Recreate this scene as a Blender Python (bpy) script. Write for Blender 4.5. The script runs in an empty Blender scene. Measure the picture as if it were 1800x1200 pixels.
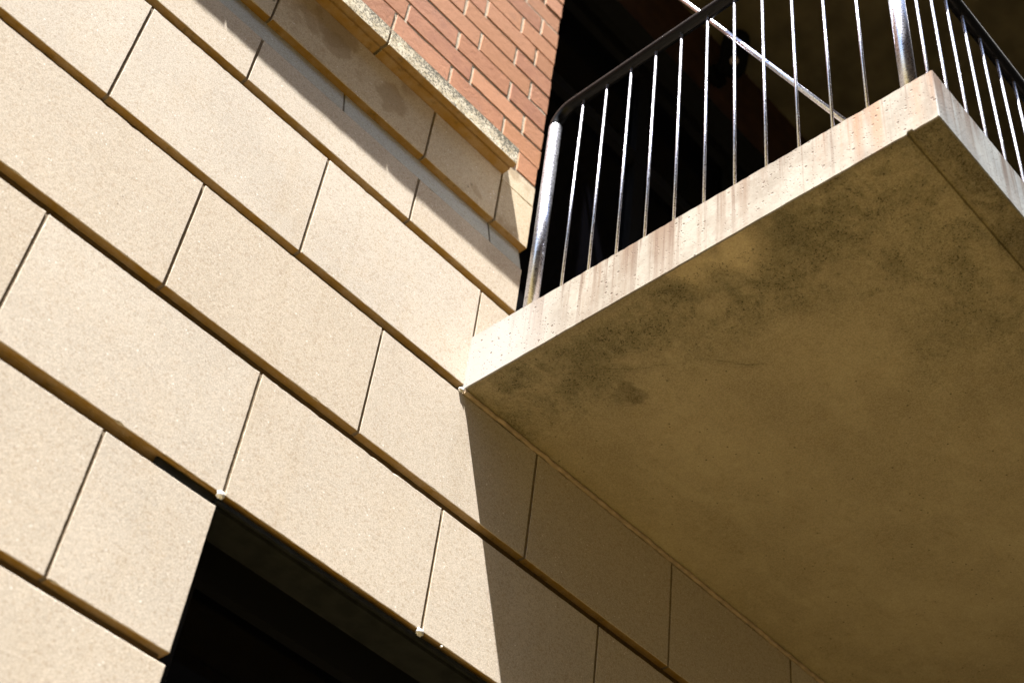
import bpy, bmesh, math, random
from mathutils import Vector, Matrix
random.seed(7)
S = bpy.context.scene
COL = S.collection
U = 2.4            # metres per unit of the layout (camera to wall = 1 unit)
CZ = 1.6           # eye height

# ------------------------------------------------------------------ camera
cam_d = bpy.data.cameras.new('camera'); cam = bpy.data.objects.new('camera', cam_d); COL.objects.link(cam)
cam_d.sensor_width = 36; cam_d.lens = 52.0; cam_d.clip_start = .05; cam_d.clip_end = 5000
R = ((0.67308483, -0.73204758, 0.10518153), (0.57404129, 0.42745887, -0.69839496), (0.46629756, 0.53045759, 0.70794162))
m = Matrix(((R[0][0], -R[1][0], -R[2][0], 0), (R[0][1], -R[1][1], -R[2][1], 0), (R[0][2], -R[1][2], -R[2][2], CZ), (0, 0, 0, 1)))
cam.matrix_world = m
cam_d.dof.use_dof = True; cam_d.dof.focus_distance = 4.05; cam_d.dof.aperture_fstop = 2.5
S.camera = cam

# ------------------------------------------------------------------ sky and sun
SUN = Vector((.361, .145, -1.0)).normalized()         # the way the light travels
elev = math.asin(-SUN.z); az = math.atan2(-SUN.x, -SUN.y)   # from +Y, clockwise
W = bpy.data.worlds.new('World'); S.world = W; W.use_nodes = True
wn = W.node_tree.nodes; wl = W.node_tree.links
sky = wn.new('ShaderNodeTexSky'); sky.sky_type = 'NISHITA'; sky.sun_disc = False
sky.sun_elevation = elev; sky.sun_rotation = az
wn['Background'].inputs['Strength'].default_value = .05
wl.new(sky.outputs[0], wn['Background'].inputs['Color'])
sd = bpy.data.lights.new('sun', 'SUN'); sd.energy = 5.0; sd.angle = math.radians(.5); sd.color = (1, .965, .91)
so = bpy.data.objects.new('sun', sd); COL.objects.link(so)
so.rotation_euler = SUN.to_track_quat('-Z', 'Y').to_euler(); so.location = (-5, -8, 20)
S.view_settings.view_transform = 'Standard'; S.view_settings.look = 'None'
S.view_settings.gamma = 1; S.view_settings.use_curve_mapping = False
S.view_settings.exposure = 2.82

# ------------------------------------------------------------------ helpers
def P(x, y, z): return Vector((x * U, y * U, z * U + CZ))

class MB:
    """collects polygons (world metres) for ONE mesh"""
    def __init__(s): s.v = []; s.f = []; s.m = []; s.sm = []
    def add(s, vs, fs, mi=0, smooth=False):
        o = len(s.v); s.v += [Vector(v) for v in vs]
        for f in fs: s.f.append([i + o for i in f]); s.m.append(mi); s.sm.append(smooth)
    def box(s, a, b, mi=0):
        x0, y0, z0 = a; x1, y1, z1 = b
        s.add([(x0,y0,z0),(x1,y0,z0),(x1,y1,z0),(x0,y1,z0),(x0,y0,z1),(x1,y0,z1),(x1,y1,z1),(x0,y1,z1)],
              [(0,3,2,1),(4,5,6,7),(0,1,5,4),(1,2,6,5),(2,3,7,6),(3,0,4,7)], mi)
    def ubox(s, a, b, mi=0): s.box(P(*a), P(*b), mi)
    def tube(s, pts, r, n=16, mi=0, cap=True):
        pts = [Vector(p) for p in pts]; base = len(s.v); prev = None; vs = []; fs = []
        for i, p in enumerate(pts):
            t = (pts[min(i+1, len(pts)-1)] - pts[max(i-1, 0)]).normalized()
            if prev is None:
                a = Vector((0, 0, 1)) if abs(t.z) < .9 else Vector((1, 0, 0)); nrm = t.cross(a).normalized()
            else:
                nrm = (prev - t * prev.dot(t)).normalized()
            prev = nrm; bn = t.cross(nrm)
            rr = r[i] if isinstance(r, (list, tuple)) else r
            for k in range(n):
                an = 2 * math.pi * k / n; vs.append(p + (nrm * math.cos(an) + bn * math.sin(an)) * rr)
        for i in range(len(pts) - 1):
            for k in range(n):
                a = i*n+k; b = i*n+(k+1) % n; fs.append((a, b, b+n, a+n))
        s.add(vs, fs, mi, True)
        if cap:
            s.f.append([base + k for k in range(n)][::-1]); s.m.append(mi); s.sm.append(False)
            s.f.append([base + (len(pts)-1)*n + k for k in range(n)]); s.m.append(mi); s.sm.append(False)
    def build(s, name, mats, parent=None, recalc=True):
        me = bpy.data.meshes.new(name)
        off = parent_world(parent)
        me.from_pydata([v - off for v in s.v], [], s.f)
        for mt in (mats if isinstance(mats, (list, tuple)) else [mats]): me.materials.append(mt)
        me.polygons.foreach_set('material_index', s.m); me.polygons.foreach_set('use_smooth', s.sm)
        if recalc:
            bm = bmesh.new(); bm.from_mesh(me); bmesh.ops.recalc_face_normals(bm, faces=bm.faces[:]); bm.to_mesh(me); bm.free()
        me.update()
        o = bpy.data.objects.new(name, me); COL.objects.link(o)
        if parent: o.parent = parent
        return o

def parent_world(p):
    v = Vector((0, 0, 0))
    while p: v = v + p.location; p = p.parent
    return v

def thing(name, label, cat, loc, group=None):
    o = bpy.data.objects.new(name, None); COL.objects.link(o); o.location = loc; o.empty_display_size = .1
    o['label'] = label; o['category'] = cat
    if group: o['group'] = group
    o['kind'] = 'thing'
    return o

def stone_block(mb, x0, x1, z0, z1, yf, yb, bev=.0017, jit=.0004, step=.016, chip=.02, mi=0, tilt=0):
    """one dressed block in metres: jittered arrises, eased edge, closed"""
    per = []
    def side(ax, az, bx, bz):
        n = max(2, int(math.hypot(bx-ax, bz-az) / step))
        for i in range(n): per.append((ax + (bx-ax)*i/n, az + (bz-az)*i/n, i == 0))
    side(x0, z0, x1, z0); side(x1, z0, x1, z1); side(x1, z1, x0, z1); side(x0, z1, x0, z0)
    cx, cz = (x0+x1)/2, (z0+z1)/2
    A = []; B = []; C = []
    for (x, z, corner) in per:
        b = bev * random.uniform(.6, 1.4)
        if random.random() < chip: b += bev * random.uniform(.5, 2.2)
        jx, jz = random.gauss(0, jit), random.gauss(0, jit)
        bx_ = b * .4
        ix = bx_ if abs(x-x0) < 1e-6 else (-bx_ if abs(x-x1) < 1e-6 else 0)
        iz = b if abs(z-z0) < 1e-6 else (-b if abs(z-z1) < 1e-6 else 0)
        dy = tilt * (z - cz)
        A.append((x+ix+jx*.5, yf+dy, z+iz+jz*.5)); B.append((x+jx*.5, yf+(bx_ if ix else b*.9)+dy, z+jz*.5)); C.append((x, yb, z))
    n = len(per)
    fs = [list(range(n))]
    for k in range(n):
        q = (k+1) % n
        fs.append((k, n+k, n+q, q)); fs.append((n+k, 2*n+k, 2*n+q, n+q))
    fs.append(list(range(3*n-1, 2*n-1, -1)))
    mb.add(A+B+C, fs, mi)

# ------------------------------------------------------------------ materials
class NT:
    def __init__(s, name):
        s.m = bpy.data.materials.new(name); s.m.use_nodes = True; s.t = s.m.node_tree; s.b = s.t.nodes['Principled BSDF']
        s.pos = s.t.nodes.new('ShaderNodeNewGeometry').outputs['Position']
    def n(s, typ, **kw):
        nd = s.t.nodes.new(typ)
        for k, v in kw.items(): setattr(nd, k, v)
        return nd
    def link(s, a, b): s.t.links.new(a, b)
    def put(s, sock, v):
        if isinstance(v, (int, float)): sock.default_value = v
        elif isinstance(v, (tuple, list)): sock.default_value = (tuple(v) + (1,))[:len(sock.default_value)]
        else: s.link(v, sock)
    def scale(s, sx, sy, sz, off=(0, 0, 0)):
        nd = s.n('ShaderNodeMapping'); nd.inputs['Scale'].default_value = (sx, sy, sz); nd.inputs['Location'].default_value = off
        s.link(s.pos, nd.inputs['Vector']); return nd.outputs[0]
    def noise(s, sc, det=3, rough=.55, vec=None, dist=0):
        nd = s.n('ShaderNodeTexNoise'); nd.inputs['Scale'].default_value = sc; nd.inputs['Detail'].default_value = det
        nd.inputs['Roughness'].default_value = rough; nd.inputs['Distortion'].default_value = dist
        s.link(vec or s.pos, nd.inputs['Vector']); return nd.outputs['Fac']
    def vor(s, sc, feat='F1', vec=None, out='Distance', rnd=1):
        nd = s.n('ShaderNodeTexVoronoi', feature=feat); nd.inputs['Scale'].default_value = sc; nd.inputs['Randomness'].default_value = rnd
        s.link(vec or s.pos, nd.inputs['Vector']); return nd.outputs[out]
    def ramp(s, v, a, b, lo=0., hi=1.):
        nd = s.n('ShaderNodeMapRange', interpolation_type='SMOOTHSTEP'); s.put(nd.inputs[0], v)
        for i, k in enumerate((a, b, lo, hi)): nd.inputs[i+1].default_value = k
        return nd.outputs[0]
    def math(s, op, a, b=0., c=None):
        nd = s.n('ShaderNodeMath', operation=op); s.put(nd.inputs[0], a); s.put(nd.inputs[1], b)
        if c is not None: s.put(nd.inputs[2], c)
        return nd.outputs[0]
    def mix(s, f, a, b, mode='MIX'):
        nd = s.n('ShaderNodeMix', data_type='RGBA', blend_type=mode); s.put(nd.inputs[0], f); s.put(nd.inputs[6], a); s.put(nd.inputs[7], b)
        return nd.outputs[2]
    def sep(s):
        nd = s.n('ShaderNodeSeparateXYZ'); s.link(s.pos, nd.inputs[0]); return nd.outputs
    def island(s): return s.n('ShaderNodeNewGeometry').outputs['Random Per Island']
    def bump(s, h, strength, dist):
        nd = s.n('ShaderNodeBump'); nd.inputs['Strength'].default_value = strength; nd.inputs['Distance'].default_value = dist
        s.put(nd.inputs['Height'], h); s.link(nd.outputs[0], s.b.inputs['Normal'])
    def dist_to(s, c, noise_amp=0, noise_sc=8):
        nd = s.n('ShaderNodeVectorMath', operation='DISTANCE'); s.link(s.pos, nd.inputs[0]); nd.inputs[1].default_value = c
        d = nd.outputs['Value']
        if noise_amp: d = s.math('ADD', d, s.math('MULTIPLY', s.math('SUBTRACT', s.noise(noise_sc, 4), .5), noise_amp))
        return d
    def done(s, col, rough=.8, metal=0., spec=None):
        s.put(s.b.inputs['Base Color'], col); s.put(s.b.inputs['Roughness'], rough); s.put(s.b.inputs['Metallic'], metal)
        if spec is not None: s.b.inputs['Specular IOR Level'].default_value = spec
        return s.m

def plain(name, col, rough=.6, metal=0., spec=None, var=.12, sc=40):
    t = NT(name); f = t.noise(sc, 4)
    c = t.mix(t.ramp(f, .3, .7), tuple(k*(1-var) for k in col), tuple(k*(1+var) for k in col))
    return t.done(c, rough, metal, spec)

def mat_stone(name, base, ochre=0., dark=0., stains=()):
    t = NT(name)
    c = t.mix(t.ramp(t.noise(2.2, 5, .6), .32, .68), tuple(k*.90 for k in base), tuple(k*1.08 for k in base))
    c = t.mix(t.math('MULTIPLY', t.ramp(t.noise(9, 4, .6), .45, .75), .35), c, (base[0]*.98, base[1]*.88, base[2]*.74))
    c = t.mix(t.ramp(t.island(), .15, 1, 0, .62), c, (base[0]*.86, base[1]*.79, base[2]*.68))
    g = t.noise(230, 3, .65)
    c = t.mix(t.ramp(g, .40, .26, 0, .55), c, (base[0]*.46, base[1]*.34, base[2]*.22))
    c = t.mix(t.ramp(g, .58, .74, 0, .8), c, (.80, .76, .70))
    c = t.mix(t.ramp(t.noise(1, 4, .6, t.scale(9, 9, .8)), .55, .75, 0, .28), c, (base[0]*.72, base[1]*.62, base[2]*.46))
    cell = t.vor(430, out='Color'); c = t.mix(.36, c, t.mix(t.ramp(cell, .25, .75), tuple(k*.62 for k in base), tuple(min(.9, k*1.36) for k in base)))
    cell2 = t.vor(150, vec=t.scale(1, 1, 1, (5, 1, 2)), out='Color'); c = t.mix(t.ramp(cell2, .74, .80, 0, .22), c, (base[0]*.55, base[1]*.42, base[2]*.28))
    sp = t.vor(70); keep = t.ramp(t.noise(31, 2), .55, .66)
    c = t.mix(t.math('MULTIPLY', t.ramp(sp, .20, .08), t.math('MULTIPLY', keep, .75)), c, (.85, .83, .80))
    sp2 = t.vor(46, vec=t.scale(1, 1, 1, (3.1, 7.7, 1.3))); keep2 = t.ramp(t.noise(13, 2), .60, .68)
    c = t.mix(t.math('MULTIPLY', t.ramp(sp2, .13, .05), t.math('MULTIPLY', keep2, .8)), c, (.08, .055, .035))
    if ochre:
        o = t.ramp(t.noise(14, 5, .65), .25, .7, ochre*.72, ochre)
        c = t.mix(o, c, (.25, .135, .020))
        c = t.mix(t.ramp(t.noise(22, 5, .7), .56, .72, 0, .6), c, (.07, .045, .015))
    if dark:
        c = t.mix(t.ramp(t.noise(5.5, 5, .6), .54, .66, 0, dark), c, (base[0]*.50, base[1]*.40, base[2]*.27))
        c = t.mix(t.math('MULTIPLY', t.ramp(t.vor(17), .14, .07), t.ramp(t.noise(6, 2), .5, .6, 0, .8)), c, (.05, .04, .025))
    for (x, z_, rr_, a_) in stains:
        dd = t.dist_to(tuple(P(x, 1.0, z_)), .16, 11)
        c = t.mix(t.ramp(dd, rr_, rr_*.72, 0, a_), c, (base[0]*.50, base[1]*.41, base[2]*.28))
    h = t.math('ADD', t.math('MULTIPLY', g, .8), t.math('MULTIPLY', t.noise(60, 3), .5))
    t.bump(h, .24, .0020)
    return t.done(c, .88, 0, .25)

STONE = (.470, .414, .344)
M_stone = mat_stone('sandstone', STONE)
M_band = mat_stone('sandstone_stained', (.46, .385, .275), dark=.55, stains=((.502, 1.595, .085, .55), (.512, 1.568, .06, .5), (.612, 1.560, .07, .5), (.455, 1.600, .05, .4), (.770, 1.540, .03, .35)))
M_under = mat_stone('sandstone_ochre_bounce', STONE, ochre=1.0)  # ochre painted in for light bounced onto the undersides
M_ledge = mat_stone('sandstone_skylit', (.41, .405, .35))  # greyer, bluer copy of the wall stone paints in skylight on the slope

def mat_lichen():
    t = NT('lichen_stone')
    g = t.noise(120, 4, .7); z = t.sep()[2]
    c = t.mix(t.ramp(t.noise(40, 3), .35, .65), (.40, .34, .23), (.56, .50, .38))
    c = t.mix(t.ramp(g, .56, .72), c, (.78, .74, .62))
    zf = t.ramp(z, CZ + 1.62*U, CZ + 1.66*U, 0, .12)
    k = t.math('ADD', t.math('ADD', t.noise(150, 4, .8, dist=.3), zf), t.math('MULTIPLY', t.math('SUBTRACT', t.noise(6, 3), .5), .22))
    c = t.mix(t.ramp(k, .50, .58, 0, .93), c, (.045, .042, .028))
    t.bump(g, .5, .0022)
    return t.done(c, .9, 0, .2)
M_lichen = mat_lichen()

def mat_brick():
    t = NT('red_brick')
    nd = t.n('ShaderNodeValToRGB'); t.link(t.island(), nd.inputs[0])
    cr = nd.color_ramp; cr.elements[0].color = (.285, .116, .052, 1); cr.elements[1].color = (.355, .158, .070, 1)
    e = cr.elements.new(.35); e.color = (.26, .104, .054, 1); e = cr.elements.new(.7); e.color = (.33, .150, .074, 1)
    c = t.mix(t.ramp(t.noise(16, 4), .3, .7), nd.outputs[0], (.36, .16, .078)); c = t.mix(.5, c, nd.outputs[0])
    c = t.mix(t.ramp(t.noise(7, 5, .65), .58, .75, 0, .35), c, (.16, .09, .065))
    v = t.scale(1, 1, 1.6); p = t.noise(110, 3, .7, v)
    c = t.mix(t.ramp(p, .39, .31, 0, .9), c, (.06, .03, .02))
    c = t.mix(t.ramp(t.noise(190, 2), .62, .75, 0, .5), c, (.58, .34, .22))
    t.bump(t.math('ADD', p, t.noise(45, 3)), .4, .003)
    return t.done(c, .85, 0, .25)
M_brick = mat_brick()

def mat_mortar(col):
    t = NT('lime_mortar'); g = t.noise(140, 4, .7)
    c = t.mix(t.ramp(g, .3, .7), tuple(k*.75 for k in col), tuple(min(.85, k*1.1) for k in col))
    t.bump(g, .6, .003); return t.done(c, .9, 0, .2)
M_mortar = mat_mortar((.40, .345, .26))
M_joint = mat_mortar((.19, .145, .095))
M_channel_shade = mat_mortar((.10, .062, .022))  # darker mortar colour paints in the shadow at the channel backs

def mat_concrete_face():
    t = NT('weathered_concrete'); z = t.sep()[2]
    nx = t.n('ShaderNodeSeparateXYZ'); t.link(t.n('ShaderNodeNewGeometry').outputs['True Normal'], nx.inputs[0])
    fr_ = t.ramp(nx.outputs[1], -.4, -.8)                     # front edge coloured bluer grey for the sky light it gets
    c = t.mix(t.ramp(t.noise(7, 5, .6), .3, .7), (.130, .107, .080), (.205, .182, .148))
    c = t.mix(t.ramp(t.noise(26, 5, .65), .45, .75, 0, .5), c, (.235, .212, .18))
    c = t.mix(t.ramp(t.noise(60, 4, .7), .48, .32, 0, .4), c, (.10, .072, .05))
    c = t.mix(t.math('MULTIPLY', fr_, .85), c, t.mix(t.ramp(t.noise(9, 5), .3, .7), (.23, .25, .262), (.32, .34, .345)))
    st = t.noise(1, 5, .62, t.scale(13, 13, .9)); st2 = t.noise(1, 4, .6, t.scale(46, 46, 1.3, (4, 2, 0)))
    up = t.ramp(z, CZ + 1.195*U, CZ + 1.285*U, .35, 1)
    c = t.mix(t.math('MULTIPLY', t.ramp(st, .44, .62), t.math('MULTIPLY', up, .85)), c, (.092, .048, .021))
    c = t.mix(t.math('MULTIPLY', t.ramp(st2, .52, .64), t.math('MULTIPLY', up, .75)), c, (.066, .030, .011))
    d1 = t.ramp(t.dist_to(tuple(P(.815, .42, 1.262)), .1, 12), .24, .03, 0, .7)
    c = t.mix(t.math('MULTIPLY', d1, t.ramp(t.noise(1, 4, .6, t.scale(26, 26, 1.3, (9, 0, 0))), .42, .62)), c, (.20, .095, .04))
    w = t.ramp(t.dist_to(tuple(P(.813, .985, 1.23)), .12, 9), .42, .10, 0, .85)
    c = t.mix(w, c, (.225, .21, .195))
    pv = t.vor(42); kp = t.ramp(t.vor(42, out='Color'), .40, .62)
    kn = t.ramp(t.noise(9, 3), .26, .52)
    pit = t.math('MULTIPLY', t.ramp(pv, .20, .11), t.math('MULTIPLY', kp, kn))
    pv2 = t.vor(105); pit2 = t.math('MULTIPLY', t.ramp(pv2, .26, .16), t.math('MULTIPLY', t.ramp(t.vor(105, out='Color'), .45, .62), kn))
    pits = t.math('MAXIMUM', pit, t.math('MULTIPLY', pit2, .8))
    c = t.mix(t.math('MULTIPLY', pits, .85), c, (.07, .04, .025))
    h = t.math('SUBTRACT', t.math('MULTIPLY', t.noise(90, 3), .3), pits)
    t.bump(h, .5, .003)
    return t.done(c, .82, 0, .3)
M_face = mat_concrete_face()

def mat_soffit():
    t = NT('mouldy_concrete'); o = t.sep()
    c = t.mix(t.ramp(t.noise(2.4, 6, .62), .30, .70), (.275, .217, .127), (.375, .302, .180))
    c = t.mix(t.ramp(t.noise(1, 5, .6, t.scale(3.2, 7, 1), .8), .5, .72, 0, .3), c, (.46, .385, .235))
    c = t.mix(t.ramp(t.noise(1, 6, .7, t.scale(11, 5, 1, (2, 5, 0))), .52, .72, 0, .45), c, (.27, .20, .105))
    # mould creeping in from the drip edges
    dx = t.math('SUBTRACT', o[0], .813*U); dy = t.math('SUBTRACT', o[1], .36*U)
    wob = t.math('MULTIPLY', t.math('SUBTRACT', t.noise(3.2, 5, .6), .5), .42)
    band = t.math('MULTIPLY', t.ramp(t.math('ADD', dx, wob), .42, .10), t.ramp(t.math('ADD', dx, t.math('MULTIPLY', wob, .35)), -.01, .055))
    far = t.ramp(t.math('ADD', dy, t.math('MULTIPLY', wob, 2)), .65, .15, 0, 1)  # mould towards the front, strengthened to paint in the light falling off
    zone = t.math('MAXIMUM', band, t.math('MULTIPLY', far, .9))
    fade = t.ramp(dx, 1.3, .35); zone = t.math('MULTIPLY', zone, t.math('MAXIMUM', fade, .25))
    spk = t.noise(120, 5, .8); spk2 = t.noise(42, 6, .78, dist=.3)
    soft = t.noise(7, 6, .68, dist=.4)
    sp = t.math('MULTIPLY', t.ramp(spk2, .44, .66), t.ramp(spk, .36, .60))
    c = t.mix(t.math('MULTIPLY', zone, t.ramp(soft, .33, .64, .15, .85)), c, (.095, .080, .036))
    c = t.mix(t.math('MULTIPLY', t.math('MULTIPLY', zone, sp), t.ramp(soft, .36, .62, .25, .85)), c, (.030, .027, .016))
    c = t.mix(t.math('MULTIPLY', t.ramp(spk, .60, .72, 0, .4), t.ramp(t.noise(4, 3), .45, .65)), c, (.09, .07, .04))
    c = t.mix(t.math('MULTIPLY', t.ramp(spk, .38, .26, 0, .35), 1.0), c, (.70, .58, .40))
    # the drip edge at the front is darker
    c = t.mix(t.math('MULTIPLY', t.ramp(t.math('ADD', dy, t.math('MULTIPLY', wob, .25)), .14, .02), t.ramp(soft, .3, .6, .25, .75)), c, (.055, .043, .022))
    c = t.mix(t.math('MULTIPLY', t.ramp(t.math('ADD', dx, t.math('MULTIPLY', wob, .12)), .035, .004), .5), c, (.07, .055, .028))
    # damp blotches with their own outlines
    for (x, y, r, amp, col, a) in ((.930, .846, .045, .13, (.10, .078, .038), .75), (.941, .836, .040, .13, (.10, .075, .036), .75), (.827, .552, .035, .10, (.08, .07, .035), .7),
                                   (.835, .612, .10, .16, (.66, .52, .31), .6), (.826, .665, .080, .14, (.60, .47, .27), .5),
                                   (.850, .575, .09, .20, (.075, .066, .033), .5), (.862, .655, .07, .22, (.08, .07, .034), .55), (.846, .70, .05, .18, (.07, .06, .03), .5)):
        c = t.mix(t.math('MULTIPLY', t.ramp(t.dist_to(tuple(P(x, y, 1.198)), amp, 17), r*1.15, r*.35, 0, a), t.ramp(spk2, .25, .55, .5, 1)), c, col)
    # hairline cracks
    wx = t.math('MULTIPLY', t.math('SUBTRACT', t.noise(11, 5, .6), .5), .055)
    for (xa, ya, xb, yb, wd) in ((.936, .742, .992, .690, .0022), (.866, .881, .893, .835, .0022), (.893, .835, .925, .775, .0012)):
        xa *= U; ya *= U; xb *= U; yb *= U; L = math.hypot(xb-xa, yb-ya); ux, uy = (xb-xa)/L, (yb-ya)/L
        px_ = t.math('SUBTRACT', o[0], xa); py_ = t.math('SUBTRACT', o[1], ya)
        al = t.math('ADD', t.math('MULTIPLY', px_, ux), t.math('MULTIPLY', py_, uy))
        ac = t.math('ADD', t.math('ADD', t.math('MULTIPLY', px_, -uy), t.math('MULTIPLY', py_, ux)), wx)
        e = t.math('MULTIPLY', t.ramp(al, -.01, .02), t.ramp(al, L+.01, L-.03))
        k_ = t.math('MULTIPLY', t.ramp(t.math('ABSOLUTE', ac), wd*1.5, wd*.3), e)
        c = t.mix(t.math('MULTIPLY', k_, t.ramp(t.noise(28, 3), .34, .56, .3, .95)), c, (.06, .045, .022))
        c = t.mix(t.math('MULTIPLY', t.ramp(t.math('ABSOLUTE', ac), .03, .0), t.math('MULTIPLY', e, .25)), c, (.10, .08, .04))
    # scraped nicks left by the formwork
    nk = t.vor(1, vec=t.scale(9, 30, 1, (1, 3, 0))); c = t.mix(t.math('MULTIPLY', t.ramp(nk, .10, .04), t.ramp(t.noise(5, 2), .58, .66, 0, .8)), c, (.07, .045, .02))
    cell = t.vor(330, out='Color'); c = t.mix(.20, c, t.mix(t.ramp(cell, .2, .8), (.16, .125, .066), (.52, .44, .275)))
    dvn = t.n('ShaderNodeTexNoise'); dvn.inputs['Scale'].default_value = 60; t.link(t.pos, dvn.inputs['Vector']); dvs = t.n('ShaderNodeVectorMath', operation='SCALE'); dvs.inputs['Scale'].default_value = .03; t.link(dvn.outputs['Color'], dvs.inputs[0]); dva = t.n('ShaderNodeVectorMath', operation='ADD'); t.link(t.pos, dva.inputs[0]); t.link(dvs.outputs[0], dva.inputs[1]); dvv = dva.outputs[0]
    dv = t.vor(120, vec=dvv); dk = t.ramp(t.vor(120, vec=dvv, out='Color'), .40, .55)
    c = t.mix(t.math('MULTIPLY', t.math('MULTIPLY', t.ramp(dv, .40, .22), dk), t.math('MULTIPLY', zone, t.ramp(soft, .36, .56, .1, .85))), c, (.030, .026, .014))
    med = t.noise(24, 6, .7); c = t.mix(t.ramp(med, .54, .72, 0, .30), c, (.17, .132, .070)); c = t.mix(t.ramp(med, .46, .30, 0, .22), c, (.48, .40, .25))
    fine = t.noise(210, 3, .7)
    c = t.mix(t.ramp(fine, .54, .74, 0, .3), c, (.22, .165, .09))
    c = t.mix(t.math('MULTIPLY', t.ramp(t.vor(34), .13, .06), t.ramp(t.vor(34, out='Color'), .5, .6, 0, .75)), c, (.06, .05, .03))
    t.bump(t.math('ADD', t.noise(30, 4), t.math('MULTIPLY', spk, .6)), .4, .004)
    return t.done(c, .9, 0, .2)
M_soffit = mat_soffit()

def mat_galv():
    t = NT('galvanised_steel'); g = t.noise(160, 3, .7)
    c = t.mix(t.ramp(g, .35, .65), (.50, .51, .58), (.70, .71, .78))
    c = t.mix(t.ramp(t.noise(40, 4), .62, .75, 0, .5), c, (.20, .17, .15))
    t.bump(g, .25, .0012)
    return t.done(c, t.ramp(g, .3, .7, .25, .35), .95)
M_galv = mat_galv()
M_rail = plain('dark_oiled_steel', (.004, .004, .0045), .26, 0, .12)
M_black = plain('black_plastic', (.002, .002, .002), .8, 0, .03)
M_frame = plain('black_aluminium', (.005, .005, .005), .5, 0, .15)
M_lintel = plain('grey_painted_steel', (.016, .0165, .014), .6, 0, .15, .3, 22)
M_white = plain('white_sealant', (.80, .78, .77), .5)
M_bead = plain('grey_brown_sealant', (.36, .27, .18), .6, 0, .3, .2, 30)
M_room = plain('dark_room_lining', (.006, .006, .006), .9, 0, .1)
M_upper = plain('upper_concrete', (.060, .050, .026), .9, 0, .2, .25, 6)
M_lens = plain('lamp_lens', (.16, .12, .10), .4)
def mat_glass():
    t = NT('dark_window_glass'); return t.done((.002, .002, .003), .03, 0, .08)
M_glass = mat_glass()
def mat_ground():
    t = NT('sandy_paving')
    c = t.mix(t.ramp(t.noise(.8, 5), .3, .7), (.088, .063, .0145), (.128, .092, .0215))
    c = t.mix(t.ramp(t.noise(60, 3), .35, .65, 0, .4), c, (.03, .02, .008)); return t.done(c, .9, 0, .2)
M_ground = mat_ground()

# ------------------------------------------------------------------ ground
g = MB(); n = 40
g.add([(-600, -600, 0), (600, -600, 0), (600, 600, 0), (-600, 600, 0)], [(0, 1, 2, 3)])
go = g.build('ground', M_ground, None, False); go['kind'] = 'structure'
M_added_asphalt = plain('added_asphalt', (.020, .017, .012), .9, 0, .2, .25, 60)
g = MB(); g.add([(2.2, -600, .004), (600, -600, .004), (600, 2.3, .004), (2.2, 2.3, .004)], [(0, 1, 2, 3)])  # unseen dark strip of ground added to cut light bounced up at the right
ro = g.build('added_road', M_added_asphalt, None, False); ro['kind'] = 'structure'

# ------------------------------------------------------------------ stone wall
YF = 1.0
XC = .880                     # outer corner of the wall beside the balcony door
XL, XR = -1.05, 1.985
PA, PB, PW = .4165, .2840, .2655
GAP = .0019                   # half a vertical joint
CH = .0105                    # depth of the channels between courses
rows = [  # z0, z1, phase
    (1.3885, 1.4700, PA), (1.2070, 1.3735, PB), (1.0345, 1.1925, PA), (.8575, 1.0175, PB), (.6795, .8410, PA), (.5050, .6670, PB)]
z = .5050
k = 0
while z > -.66:
    z0 = max(z - .1745, -.667); rows.append((z0, z - .0125, PA if k % 2 == 0 else PB)); z = z0; k += 1
WX0, WX1, WZ0 = .546, PB + 4*PW, .155          # window opening under course 3

stone_wall = thing('stone_wall', 'pale tan sandstone wall of large blocks with deep horizontal channels, sunlit at left', 'stone wall', P(0, 1.03, -.6667))
blk = MB(); bk = MB(); pt = MB()
def course(mb, z0, z1, ph, xa, xb, yf=YF, extra=(), mi=0, joints=None):
    js = joints if joints is not None else [ph + i*PW for i in range(-9, 14)]
    js = sorted([xa] + [j for j in list(js) + list(extra) if xa + .02 < j < xb - .02] + [xb])
    for i in range(len(js)-1):
        a = js[i] + (GAP if i else 0); b = js[i+1] - (GAP if i < len(js)-2 else 0)
        stone_block(mb, a*U, b*U, z0*U+CZ, z1*U+CZ, yf*U + random.uniform(-.0008, .0008), (yf+.03)*U, mi=mi)
    pt.box(P(xa+.0015, yf+.0014, z0+.0010), P(xb-.0015, yf+.028, z1-.0010))
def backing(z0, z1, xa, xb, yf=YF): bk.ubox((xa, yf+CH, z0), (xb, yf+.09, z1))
for i, (z0, z1, ph) in enumerate(rows):
    spans = [(XL, XR)]
    if i == 0: spans = [(XL, .8775)]
    if i == 1: spans = [(XL, .8135)]
    if i >= 4 and z1 > WZ0 + .02: spans = [(XL, WX0), (WX1, XR)]
    for (a, b) in spans: course(blk, z0, z1, ph, a, b)
# the piece of course 1 left standing above the balcony slab
course(blk, 1.2895, 1.3735, PB, .8154+GAP, .8790)
pt.box(P(.8136, 1.0014, 1.2895), P(.8154+GAP, 1.028, 1.373))
# solid backing behind the channels
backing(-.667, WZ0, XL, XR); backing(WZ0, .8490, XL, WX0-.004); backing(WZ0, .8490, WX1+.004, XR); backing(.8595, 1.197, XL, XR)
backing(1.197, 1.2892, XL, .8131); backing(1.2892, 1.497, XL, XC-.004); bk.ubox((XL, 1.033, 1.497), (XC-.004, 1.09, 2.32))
bo = blk.build('block_facing', M_stone, stone_wall)
ko = bk.build('channel_backing', M_channel_shade, stone_wall)
po = pt.build('pointing', M_joint, stone_wall)
# soffits of the blocks carry bounced light as ochre colour
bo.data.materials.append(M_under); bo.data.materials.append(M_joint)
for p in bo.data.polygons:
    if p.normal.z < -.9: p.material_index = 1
    elif p.normal.x < -.9: p.material_index = 2
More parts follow.
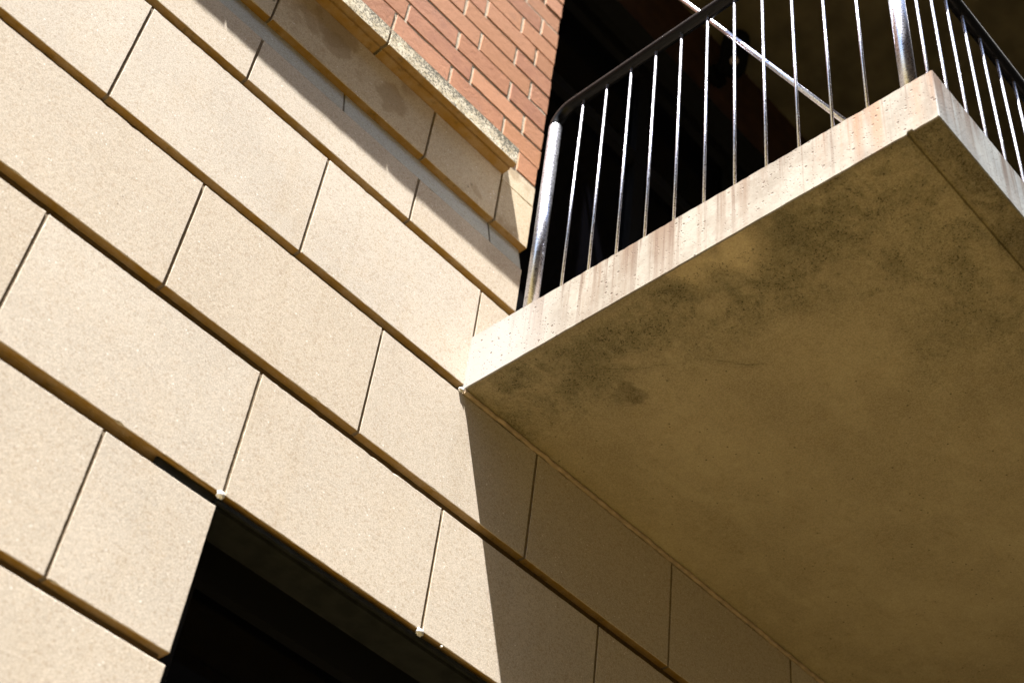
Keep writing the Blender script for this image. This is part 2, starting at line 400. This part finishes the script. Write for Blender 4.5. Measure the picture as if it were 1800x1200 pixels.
# ledge with skylight in its colour: slopes back above the top of course 0
lg = MB()
js = [XL] + [PB + i*PW for i in range(-5, 3)] + [XC - .0025]
for i in range(len(js)-1):
    a, b = js[i]+GAP, js[i+1]-GAP
    q = [P(a, 1.0008, 1.4706), P(b, 1.0008, 1.4706), P(b, 1.0125, 1.522), P(a, 1.0125, 1.522), P(a, 1.033, 1.4706), P(b, 1.033, 1.4706), P(b, 1.033, 1.522), P(a, 1.033, 1.522)]
    lg.add(q, [(0,1,2,3),(4,7,6,5),(0,3,7,4),(1,5,6,2),(3,2,6,7),(0,4,5,1)])
    if i: bk2 = None
lg.build('sloped_ledge', M_ledge, stone_wall)
lj = MB(); lj.add([P(XL,1.003,1.4712), P(XC-.003,1.003,1.4712), P(XC-.003,1.015,1.521), P(XL,1.015,1.521), P(XL,1.031,1.4712), P(XC-.003,1.031,1.4712), P(XC-.003,1.031,1.521), P(XL,1.031,1.521)],
   [(0,1,2,3),(4,7,6,5),(0,3,7,4),(1,5,6,2),(3,2,6,7),(0,4,5,1)])
lj.build('ledge_joint', M_joint, stone_wall)
# plain band below the string course, and the little pier piece at its end
bd = MB()
course(bd, 1.5165, 1.6150, PA, XL, .8155-GAP, joints=[PA + i*PW for i in range(-6, 2)])
course(bd, 1.5165, 1.6040, PA, .8155+GAP, XC)
course(bd, 1.6062, 1.6465, PA, .8155+GAP, XC)
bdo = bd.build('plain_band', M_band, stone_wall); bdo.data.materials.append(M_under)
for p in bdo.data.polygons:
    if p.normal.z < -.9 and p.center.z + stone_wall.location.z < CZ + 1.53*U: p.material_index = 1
bb = MB(); bb.box(P(XL, 1.0046, 1.518), P(XC-.002, 1.0325, 1.6455)); bb.build('band_backing', M_joint, stone_wall)
# string course
st = MB()
SY = .9735
def string_piece(a, b):
    n = max(2, int((b-a)*U/.02)); prof = [(1.032, 1.6158), (SY+.0135, 1.6158), (SY+.0125, 1.6190), (SY+.0105, 1.6190), (SY+.0095, 1.6158), (SY+.0010, 1.6158), (SY, 1.6168), (SY, 1.6500), (SY+.002, 1.6520), (1.032, 1.6600)]
    m_ = len(prof); vs = []
    for i in range(n+1):
        x = a + (b-a)*i/n
        for (y, zz) in prof:
            j = 0 if y > 1 else random.gauss(0, .00008)
            vs.append(P(x, y + j, zz + j))
    o = len(st.v); st.v += vs
    for i in range(n):
        for k in range(m_):
            q = (k+1) % m_
            st.f.append([o+i*m_+k, o+i*m_+q, o+(i+1)*m_+q, o+(i+1)*m_+k]); st.m.append(1 if k < 6 else 0); st.sm.append(False)
    st.f.append([o+k for k in range(m_)]); st.m.append(0); st.sm.append(False)
    st.f.append([o+n*m_+k for k in range(m_)][::-1]); st.m.append(0); st.sm.append(False)
sj = [XL, -.75, -.486, -.222, .0405, .303, .5665, .8160]
for i in range(len(sj)-1): string_piece(sj[i] + .0022, sj[i+1] - (.0022 if i < len(sj)-2 else 0))
st.build('string_course', [M_lichen, M_under], stone_wall)
sb = MB(); sb.box(P(XL, SY+.0016, 1.6195), P(.8150, 1.031, 1.6500)); sb.build('string_joint', M_joint, stone_wall)
# white sealant dabs at joint ends
def dab(x, y, z, r):
    mb = MB(); n = 10; vs = []; fs = []
    for i in range(n+1):
        for k in range(n):
            a = math.pi*i/n; b = 2*math.pi*k/n; q = r*random.uniform(.75, 1.25)
            vs.append(P(x, y, z) + Vector((math.sin(a)*math.cos(b)*q*1.15, math.sin(a)*math.sin(b)*q*.8, math.cos(a)*q*.85)))
    for i in range(n):
        for k in range(n): fs.append((i*n+k, i*n+(k+1) % n, (i+1)*n+(k+1) % n, (i+1)*n+k))
    mb.add(vs, fs, 0, True); return mb.build('sealant_dab', M_white, stone_wall)
dab(.5475, 1.001, .8560, .0105); dab(.8140, 1.001, .8555, .0105); dab(.8105, .9995, 1.1955, .008)
dab(.846, 1.001, .8562, .004)

# ------------------------------------------------------------------ brick wall
brick_wall = thing('brick_wall', 'red brick wall with pale mortar standing above the stone string course', 'brick wall', P(0, 1.03, 1.648))
br = MB(); mo = MB()
CB = .0441; BJ = .0042
z0 = 1.6490; k = 0
while z0 < 3.2:
    z1 = z0 + CB - BJ
    head = False
    if z0 > 3.12: break
    ph = [.727, .8015, .728, .8015, .7305, .8010, .8400, .8030, .8420][k] if k < 9 else (.7300 if k % 2 == 0 else .8020)
    xe = XR if head else XC
    js = [ph + .11*i for i in range(-17, 17)]
    if k in (0, 2, 4): js = [j - (.02 if j < .65 else 0) for j in js]
    js = sorted([XL] + [j for j in js if XL + .02 < j < xe - .014] + [xe])
    for i in range(len(js)-1):
        a = js[i] + (.0026 if i else 0); b = js[i+1] - (.0026 if i < len(js)-2 else 0)
        dz = random.gauss(0, .0004)
        if i == len(js)-2 and not head: b += random.uniform(-.0018, .0012)
        stone_block(br, a*U, b*U, (z0+dz)*U+CZ, (z1+dz+random.gauss(0, .0003))*U+CZ, YF*U + random.gauss(0, .0006), (YF+.03)*U, bev=.0022, jit=.0008, step=.028, chip=.05, tilt=random.gauss(0, .012))
    z0 += CB; k += 1
br.build('bricks', M_brick, brick_wall)
mo.box(P(XL, 1.0010, 1.6470), P(XC-.0012, 1.0325, 2.3135)); mo.box(P(XL, 1.0010, 2.3136), P(XC-.0012, 1.0325, 3.14))
mo.build('mortar_bed', M_mortar, brick_wall)

# ------------------------------------------------------------------ glazed door behind the balcony
door = thing('glazed_screen', 'black framed glazed doors under brick strips coloured for shade, in deep shade behind the balcony railing', 'glazed doors', P(1.3, 1.06, 1.285))
DX1 = 1.90
d = MB()
for x in (XC+.002, 1.14, 1.40, 1.65, DX1-.03): d.ubox((x, 1.052, 1.285), (x+.028, 1.085, 2.309))
fr = d.build('frame', M_frame, door)
for (za, zb, o_) in ((2.276, 2.3075, 0), (1.282, 1.322, 0), (2.02, 2.045, .001)):
    d = MB(); d.ubox((XC+.002, 1.050+o_, za), (DX1-.002, 1.0865-o_, zb)); d.build('cross_rail', M_frame, door)
for a, b in ((.910, 1.14), (1.168, 1.40), (1.428, 1.65), (1.678, DX1-.03)):
    d = MB(); d.ubox((a, 1.066, 1.322), (b, 1.070, 2.276)); d.build('pane', M_glass, door)
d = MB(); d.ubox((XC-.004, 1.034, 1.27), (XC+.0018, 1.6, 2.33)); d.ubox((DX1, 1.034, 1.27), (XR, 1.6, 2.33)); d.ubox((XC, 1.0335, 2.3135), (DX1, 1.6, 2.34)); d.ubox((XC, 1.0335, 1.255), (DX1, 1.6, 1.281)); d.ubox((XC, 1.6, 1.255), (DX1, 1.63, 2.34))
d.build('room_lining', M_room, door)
M_shaded_brick = plain('shaded_brown_brick', (.034, .015, .007), .6, 0, .2, .3, 14)  # brick over the door, coloured dark brown for the shade on it
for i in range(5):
    d = MB(); d.ubox((XC+.0005, 1.004, 2.3150+.0435*i), (XR, 1.034, 2.3150+.0435*i+.0432)); d.build('shaded_brick_strip', M_shaded_brick, door)
d = MB(); d.ubox((XC, 1.0015, 2.3080), (XR, 1.034, 2.3128)); d.build('lintel', M_frame, door)  # dark plate put in for the shade on the brick's underside
d = MB(); d.ubox((DX1, 1.001, 1.2895), (XR, 1.0335, 2.3135)); d.build('side_panel', M_room, door)

# ------------------------------------------------------------------ window in the lower wall
win = thing('window', 'dark window under a grey steel lintel, cut into the stone courses', 'window', P((WX0+WX1)/2, 1.06, WZ0))
d = MB(); d.ubox((WX0+.0005, 1.0030, .8478), (WX1-.0005, 1.052, .8530)); d.ubox((WX0-.0705, 1.0068, .8432), (WX1+.07, 1.0520, .8470))
d.ubox((WX0-.0705, 1.0062, .8395), (WX0-.002, 1.0098, .8560))
d.build('lintel', M_lintel, win)
d = MB()
d.ubox((WX0+.001, 1.052, .800), (WX1-.001, 1.085, .8490)); d.ubox((WX0+.001, 1.052, WZ0+.001), (WX1-.001, 1.085, WZ0+.04))
for x in (WX0+.001, .93, WX1-.033): d.ubox((x, 1.0525, WZ0+.04), (x+.032, 1.0845, .800))
d.build('frame', M_frame, win)
for a, b in ((WX0+.033, .93), (.962, WX1-.033)):
    d = MB(); d.ubox((a, 1.066, WZ0+.04), (b, 1.070, .800)); d.build('pane', M_glass, win)
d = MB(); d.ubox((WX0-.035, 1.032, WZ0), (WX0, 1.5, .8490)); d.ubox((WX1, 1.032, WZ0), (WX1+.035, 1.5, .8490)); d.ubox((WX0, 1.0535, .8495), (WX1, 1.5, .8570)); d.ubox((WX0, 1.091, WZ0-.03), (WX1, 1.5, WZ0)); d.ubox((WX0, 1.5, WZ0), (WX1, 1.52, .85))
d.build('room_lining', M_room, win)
d = MB(); d.ubox((WX0, .985, WZ0-.03), (WX1, 1.052, WZ0+.0005)); d.build('sill', M_stone, win)

# ------------------------------------------------------------------ balcony slab
balcony = thing('balcony', 'projecting concrete balcony slab with rust streaked edge and mouldy underside', 'balcony', P(1.6, .68, 1.198))
BX, BYF, ZB = .813, .360, 1.198
def ztop(y): return 1.2765 + (1.2885-1.2765) * (y-BYF) / (1-BYF)
sl = MB()
prof = []                                # outline of the slab's end, (y, z, part of underside)
ny = 110
for i in range(ny+1):                    # top arris, wall -> front, chipped
    y = 1.012 + (BYF - 1.012) * i/ny
    zt = ztop(y) + random.gauss(0, .0003) - (random.uniform(.0006, .0018) if random.random() < .06 else 0)
    prof.append((y, zt))
prof += [(BYF, 1.2735), (BYF, ZB+.0012), (BYF+.0015, ZB)]
y0 = .3885
nb = 8
for i in range(1, nb): prof.append((BYF + (y0-BYF)*i/nb, ZB + random.gauss(0, .0002)))
prof += [(y0, ZB), (y0+.0008, ZB+.0030), (y0+.0065, ZB+.0033), (y0+.0075, ZB-.0004), (y0+.0105, ZB-.0008)]
for i in range(1, 60): prof.append((y0+.0105 + (1.012-y0-.0105)*i/60, ZB + random.gauss(0, .00018)))
prof.append((1.012, ZB))
m_ = len(prof)
xs = [BX, BX+.0016, BX+.012, BX+.05, XR]
rings = []
for xi, x in enumerate(xs):
    for (y, zz) in prof:
        if xi == 0:                      # eased arris around the end face
            cy, cz = .68, 1.238
            zz2 = zz + (.0010 if zz < 1.205 else -.0010); y2 = y + (.0010 if y < .37 else 0)
            rings.append(P(x, y2, zz2))
        else:
            rings.append(P(x + (random.gauss(0, .0001) if xi == 1 else 0), y, zz))
o = len(sl.v); sl.v += rings
iu = next(i for i, (y, zz) in enumerate(prof) if i > ny and zz <= ZB+.0002)
for i in range(len(xs)-1):
    for k in range(m_):
        q = (k+1) % m_
        under = iu <= k < m_-1
        sl.f.append([o+i*m_+k, o+i*m_+q, o+(i+1)*m_+q, o+(i+1)*m_+k]); sl.m.append(1 if (under and i > 0) else 0); sl.sm.append(False)
sl.f.append([o+k for k in range(m_)]); sl.m.append(0); sl.sm.append(False)
sl.f.append([o+(len(xs)-1)*m_+k for k in range(m_)][::-1]); sl.m.append(0); sl.sm.append(False)
sl.build('slab', [M_face, M_soffit], balcony)
# sealant bead where the underside meets the wall
d = MB(); pts = []
for i in range(90):
    x = .8145 + (XR-.8145)*i/89; pts.append(P(x, .9985+random.gauss(0, .0003), 1.1955+random.gauss(0, .0003)))
d.tube(pts, .0034*U, 10); d.build('sealant_bead', M_bead, balcony)

# ------------------------------------------------------------------ railing
RX, RY, RZ = .830, .404, 1.700
rail = thing('railing', 'steel balcony railing with thin bright vertical bars and dark top rail', 'railing', P(RX, .66, 1.28))
rr = .0090
def arc(c, r, a0, a1, ax, bx, n=8):
    return [c + ax*(r*math.cos(a0+(a1-a0)*i/n)) + bx*(r*math.sin(a0+(a1-a0)*i/n)) for i in range(n+1)]
X_, Y_, Z_ = Vector((1,0,0)), Vector((0,1,0)), Vector((0,0,1))
PY = .920
bend = .030*U
d = MB()
c1 = P(RX, PY, RZ) + Vector((0, -bend, -bend))
path = arc(c1, bend, 0, math.pi/2, Y_, Z_)
c2 = P(RX, RY, RZ) + Vector((bend*.6, bend*.6, 0))
path += arc(c2, bend*.6, math.pi, 1.5*math.pi, X_, Y_)
path += [P(XR-.02, RY, RZ)]
d.tube(path, rr*U, 20); d.build('handrail', M_rail, rail)
def post(x, y, ztop_, r=.0092):
    d = MB(); d.tube([P(x, y, ztop(y)-.004), P(x, y, ztop_)], r*U, 24); return d.build('post', M_galv, rail)
post(RX, PY, RZ - .0302, .0092); post(.8510, .4040, RZ-.004, .0092); post(1.62, .4040, RZ-.004)
d = MB(); d.tube([P(RX, .8705, ztop(.87)-.004), P(RX, .8705, RZ-.004)], .00185*U, 12)
b0 = d.build('baluster', M_galv, rail)
spots = [(RX, .8705 - .04275*i) for i in range(1, 11)] + [(.9010 + .0427*i, RY) for i in range(0, 16)] + [(1.66+.0427*i, RY) for i in range(8)]
for (x, y) in spots:
    c = b0.copy(); c.parent = rail; COL.objects.link(c); c.location = P(x, y, 0) - P(RX, .8705, 0) + Vector((0, 0, (ztop(y)-ztop(.8705))*U))

# ------------------------------------------------------------------ tie rod
A = P(.853, .853/1.185, .853*2.537/1.185); B = P(.853, .853/1.767, .853*2.766/1.767)
dv = (A-B)
top = A + dv * ((1.0 - A.y/U) / ((A.y-B.y)/U)); low = B - dv * ((B.z - P(0, 0, 1.279).z) / dv.z)
rod = thing('tie_rod', 'slanting steel tie rod running behind the balcony bars down to the slab', 'tie rod', low)
d = MB(); d.tube([low, low + (top-low)*.5, top], .0034*U, 14); d.build('rod', M_galv, rod)
d = MB(); q = .02*U; d.box((top.x-q, top.y-.012, top.z-q*1.6), (top.x+q, top.y-.002, top.z+q*1.6)); d.build('wall_plate', M_galv, rod)
d = MB(); d.box((low.x-q*.7, low.y-q, low.z-.006), (low.x+q*.7, low.y+q, low.z+.012)); d.build('foot_plate', M_galv, rod)

# ------------------------------------------------------------------ balcony of the storey above
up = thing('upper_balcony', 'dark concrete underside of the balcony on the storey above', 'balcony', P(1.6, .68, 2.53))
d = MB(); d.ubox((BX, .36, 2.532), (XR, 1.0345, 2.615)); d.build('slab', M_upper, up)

# ------------------------------------------------------------------ wall lamp
K = .955
def LP(u, v, w): return P(u*K, v*K, w*K)
lamp = thing('wall_lamp', 'black oblong wall lamp with a small round lens under the upper balcony', 'lamp', P(1.2776, 1.0, 2.4016))
cc = LP(1.352, 1, 2.548)
fw = (Vector((0, 0, CZ)) - cc).normalized(); fw = (fw + Vector((0, -.15, 0))).normalized()
upv = (Vector((0, 0, 1)) - fw * fw.z).normalized(); rt = upv.cross(fw).normalized()
def pill(mb, c, w, h, depth, n=28, e=3.2):
    vs = []; fs = []; prof = [(-depth, .86), (-depth*.85, .97), (-depth*.5, 1), (depth*.55, 1), (depth*.85, .96), (depth, .85)]
    for (dd, s_) in prof:
        for k in range(n):
            a = 2*math.pi*k/n; ca, sa = math.cos(a), math.sin(a)
            x = math.copysign(abs(ca)**(2/e), ca)*w*s_; y = math.copysign(abs(sa)**(2/e), sa)*h*s_
            vs.append(c + rt*x + upv*y + fw*dd)
    for i in range(len(prof)-1):
        for k in range(n): fs.append((i*n+k, i*n+(k+1) % n, (i+1)*n+(k+1) % n, (i+1)*n+k))
    mb.add(vs, fs, 0, True); mb.add(vs[:n], [list(range(n))[::-1]]); mb.add(vs[-n:], [list(range(n))])
dist = (cc - Vector((0, 0, CZ))).length; px = dist/2600
d = MB(); pill(d, cc, 24*px, 41*px, .035); d.build('housing', M_black, lamp)
d = MB(); lc = cc + fw*.036 - upv*13*px; d.tube([lc - fw*.01, lc + fw*.003, lc + fw*.006], [7.5*px, 7.5*px, 5.5*px], 20); d.build('lens', M_lens, lamp)
d = MB(); a0 = cc - fw*.02 - rt*8*px - upv*12*px; w0 = P(1.285, .999, 2.40)
d.tube([a0, a0*.5 + w0*.5 + Vector((0, 0, -.01)), w0], [.034, .030, .034], 16); d.build('arm', M_black, lamp)
d = MB(); d.tube([P(1.285, .9995, 2.385), P(1.285, .986, 2.385)], .055, 24); d.build('wall_mount', M_black, lamp)

# ------------------------------------------------------------------ terrace added unseen behind the camera to shut out the low sky
sky_blocker = thing('added_sky_blocker', 'unseen dark brick terrace added behind the camera to block sky light', 'building', Vector((0, -6.5, 0)))
M_sky_blocker = plain('added_dark_brick', (.060, .034, .022), .9, 0, .1, .2, 5)
d = MB()
bays = [-26 + 4*i for i in range(15)]; lev = [(0, 1.0), (2.6, 4.2), (5.8, 7.4), (9.0, 10.6), (12.2, 13.9)]
for (za, zb) in lev: d.box((-26, -8.5, za), (30, -6.5, zb))
for (za, zb) in ((1.0, 2.6), (4.2, 5.8), (7.4, 9.0), (10.6, 12.2)):
    for x in bays: d.box((x - (0 if x == -26 else 1.2), -8.5, za), (x + (0 if x == 30 else 1.2), -6.5, zb))
d.build('added_wall', M_sky_blocker, sky_blocker)
d = MB(); d.box((-26.2, -8.7, 13.9), (30.2, -6.3, 14.15)); d.build('added_coping', M_upper, sky_blocker)
gp = None
for (za, zb) in ((1.0, 2.6), (4.2, 5.8), (7.4, 9.0), (10.6, 12.2)):
    for x in bays[:-1]:
        if gp is None:
            d = MB(); d.box((x+1.2, -6.75, za), (x+2.8, -6.65, zb)); gp = d.build('window', M_glass, sky_blocker); g0 = Vector((x, 0, za))
        else:
            c = gp.copy(); c.parent = sky_blocker; c.location = Vector((x, 0, za)) - g0; COL.objects.link(c)

# ------------------------------------------------------------------ dark clad wing added unseen on the right to darken the balcony underside
wing = thing('added_shade_wing', 'unseen dark clad wing added at the right to shade the balcony underside', 'building', P(2.5, -.4, -.6667))
M_added_clad = plain('added_dark_zinc', (.018, .017, .016), .5, 0, .2, .3, 3)
d = MB()
for i in range(16):
    ya = -2.2 + .2*i; d.ubox((1.99 + (.004 if i % 2 else 0), ya, -.667), (3.2, ya+.199, 3.3))
d.build('added_cladding', M_added_clad, wing)
d = MB(); d.ubox((1.97, -2.22, 3.3), (3.22, 1.0, 3.36)); d.build('added_coping', M_added_clad, wing)
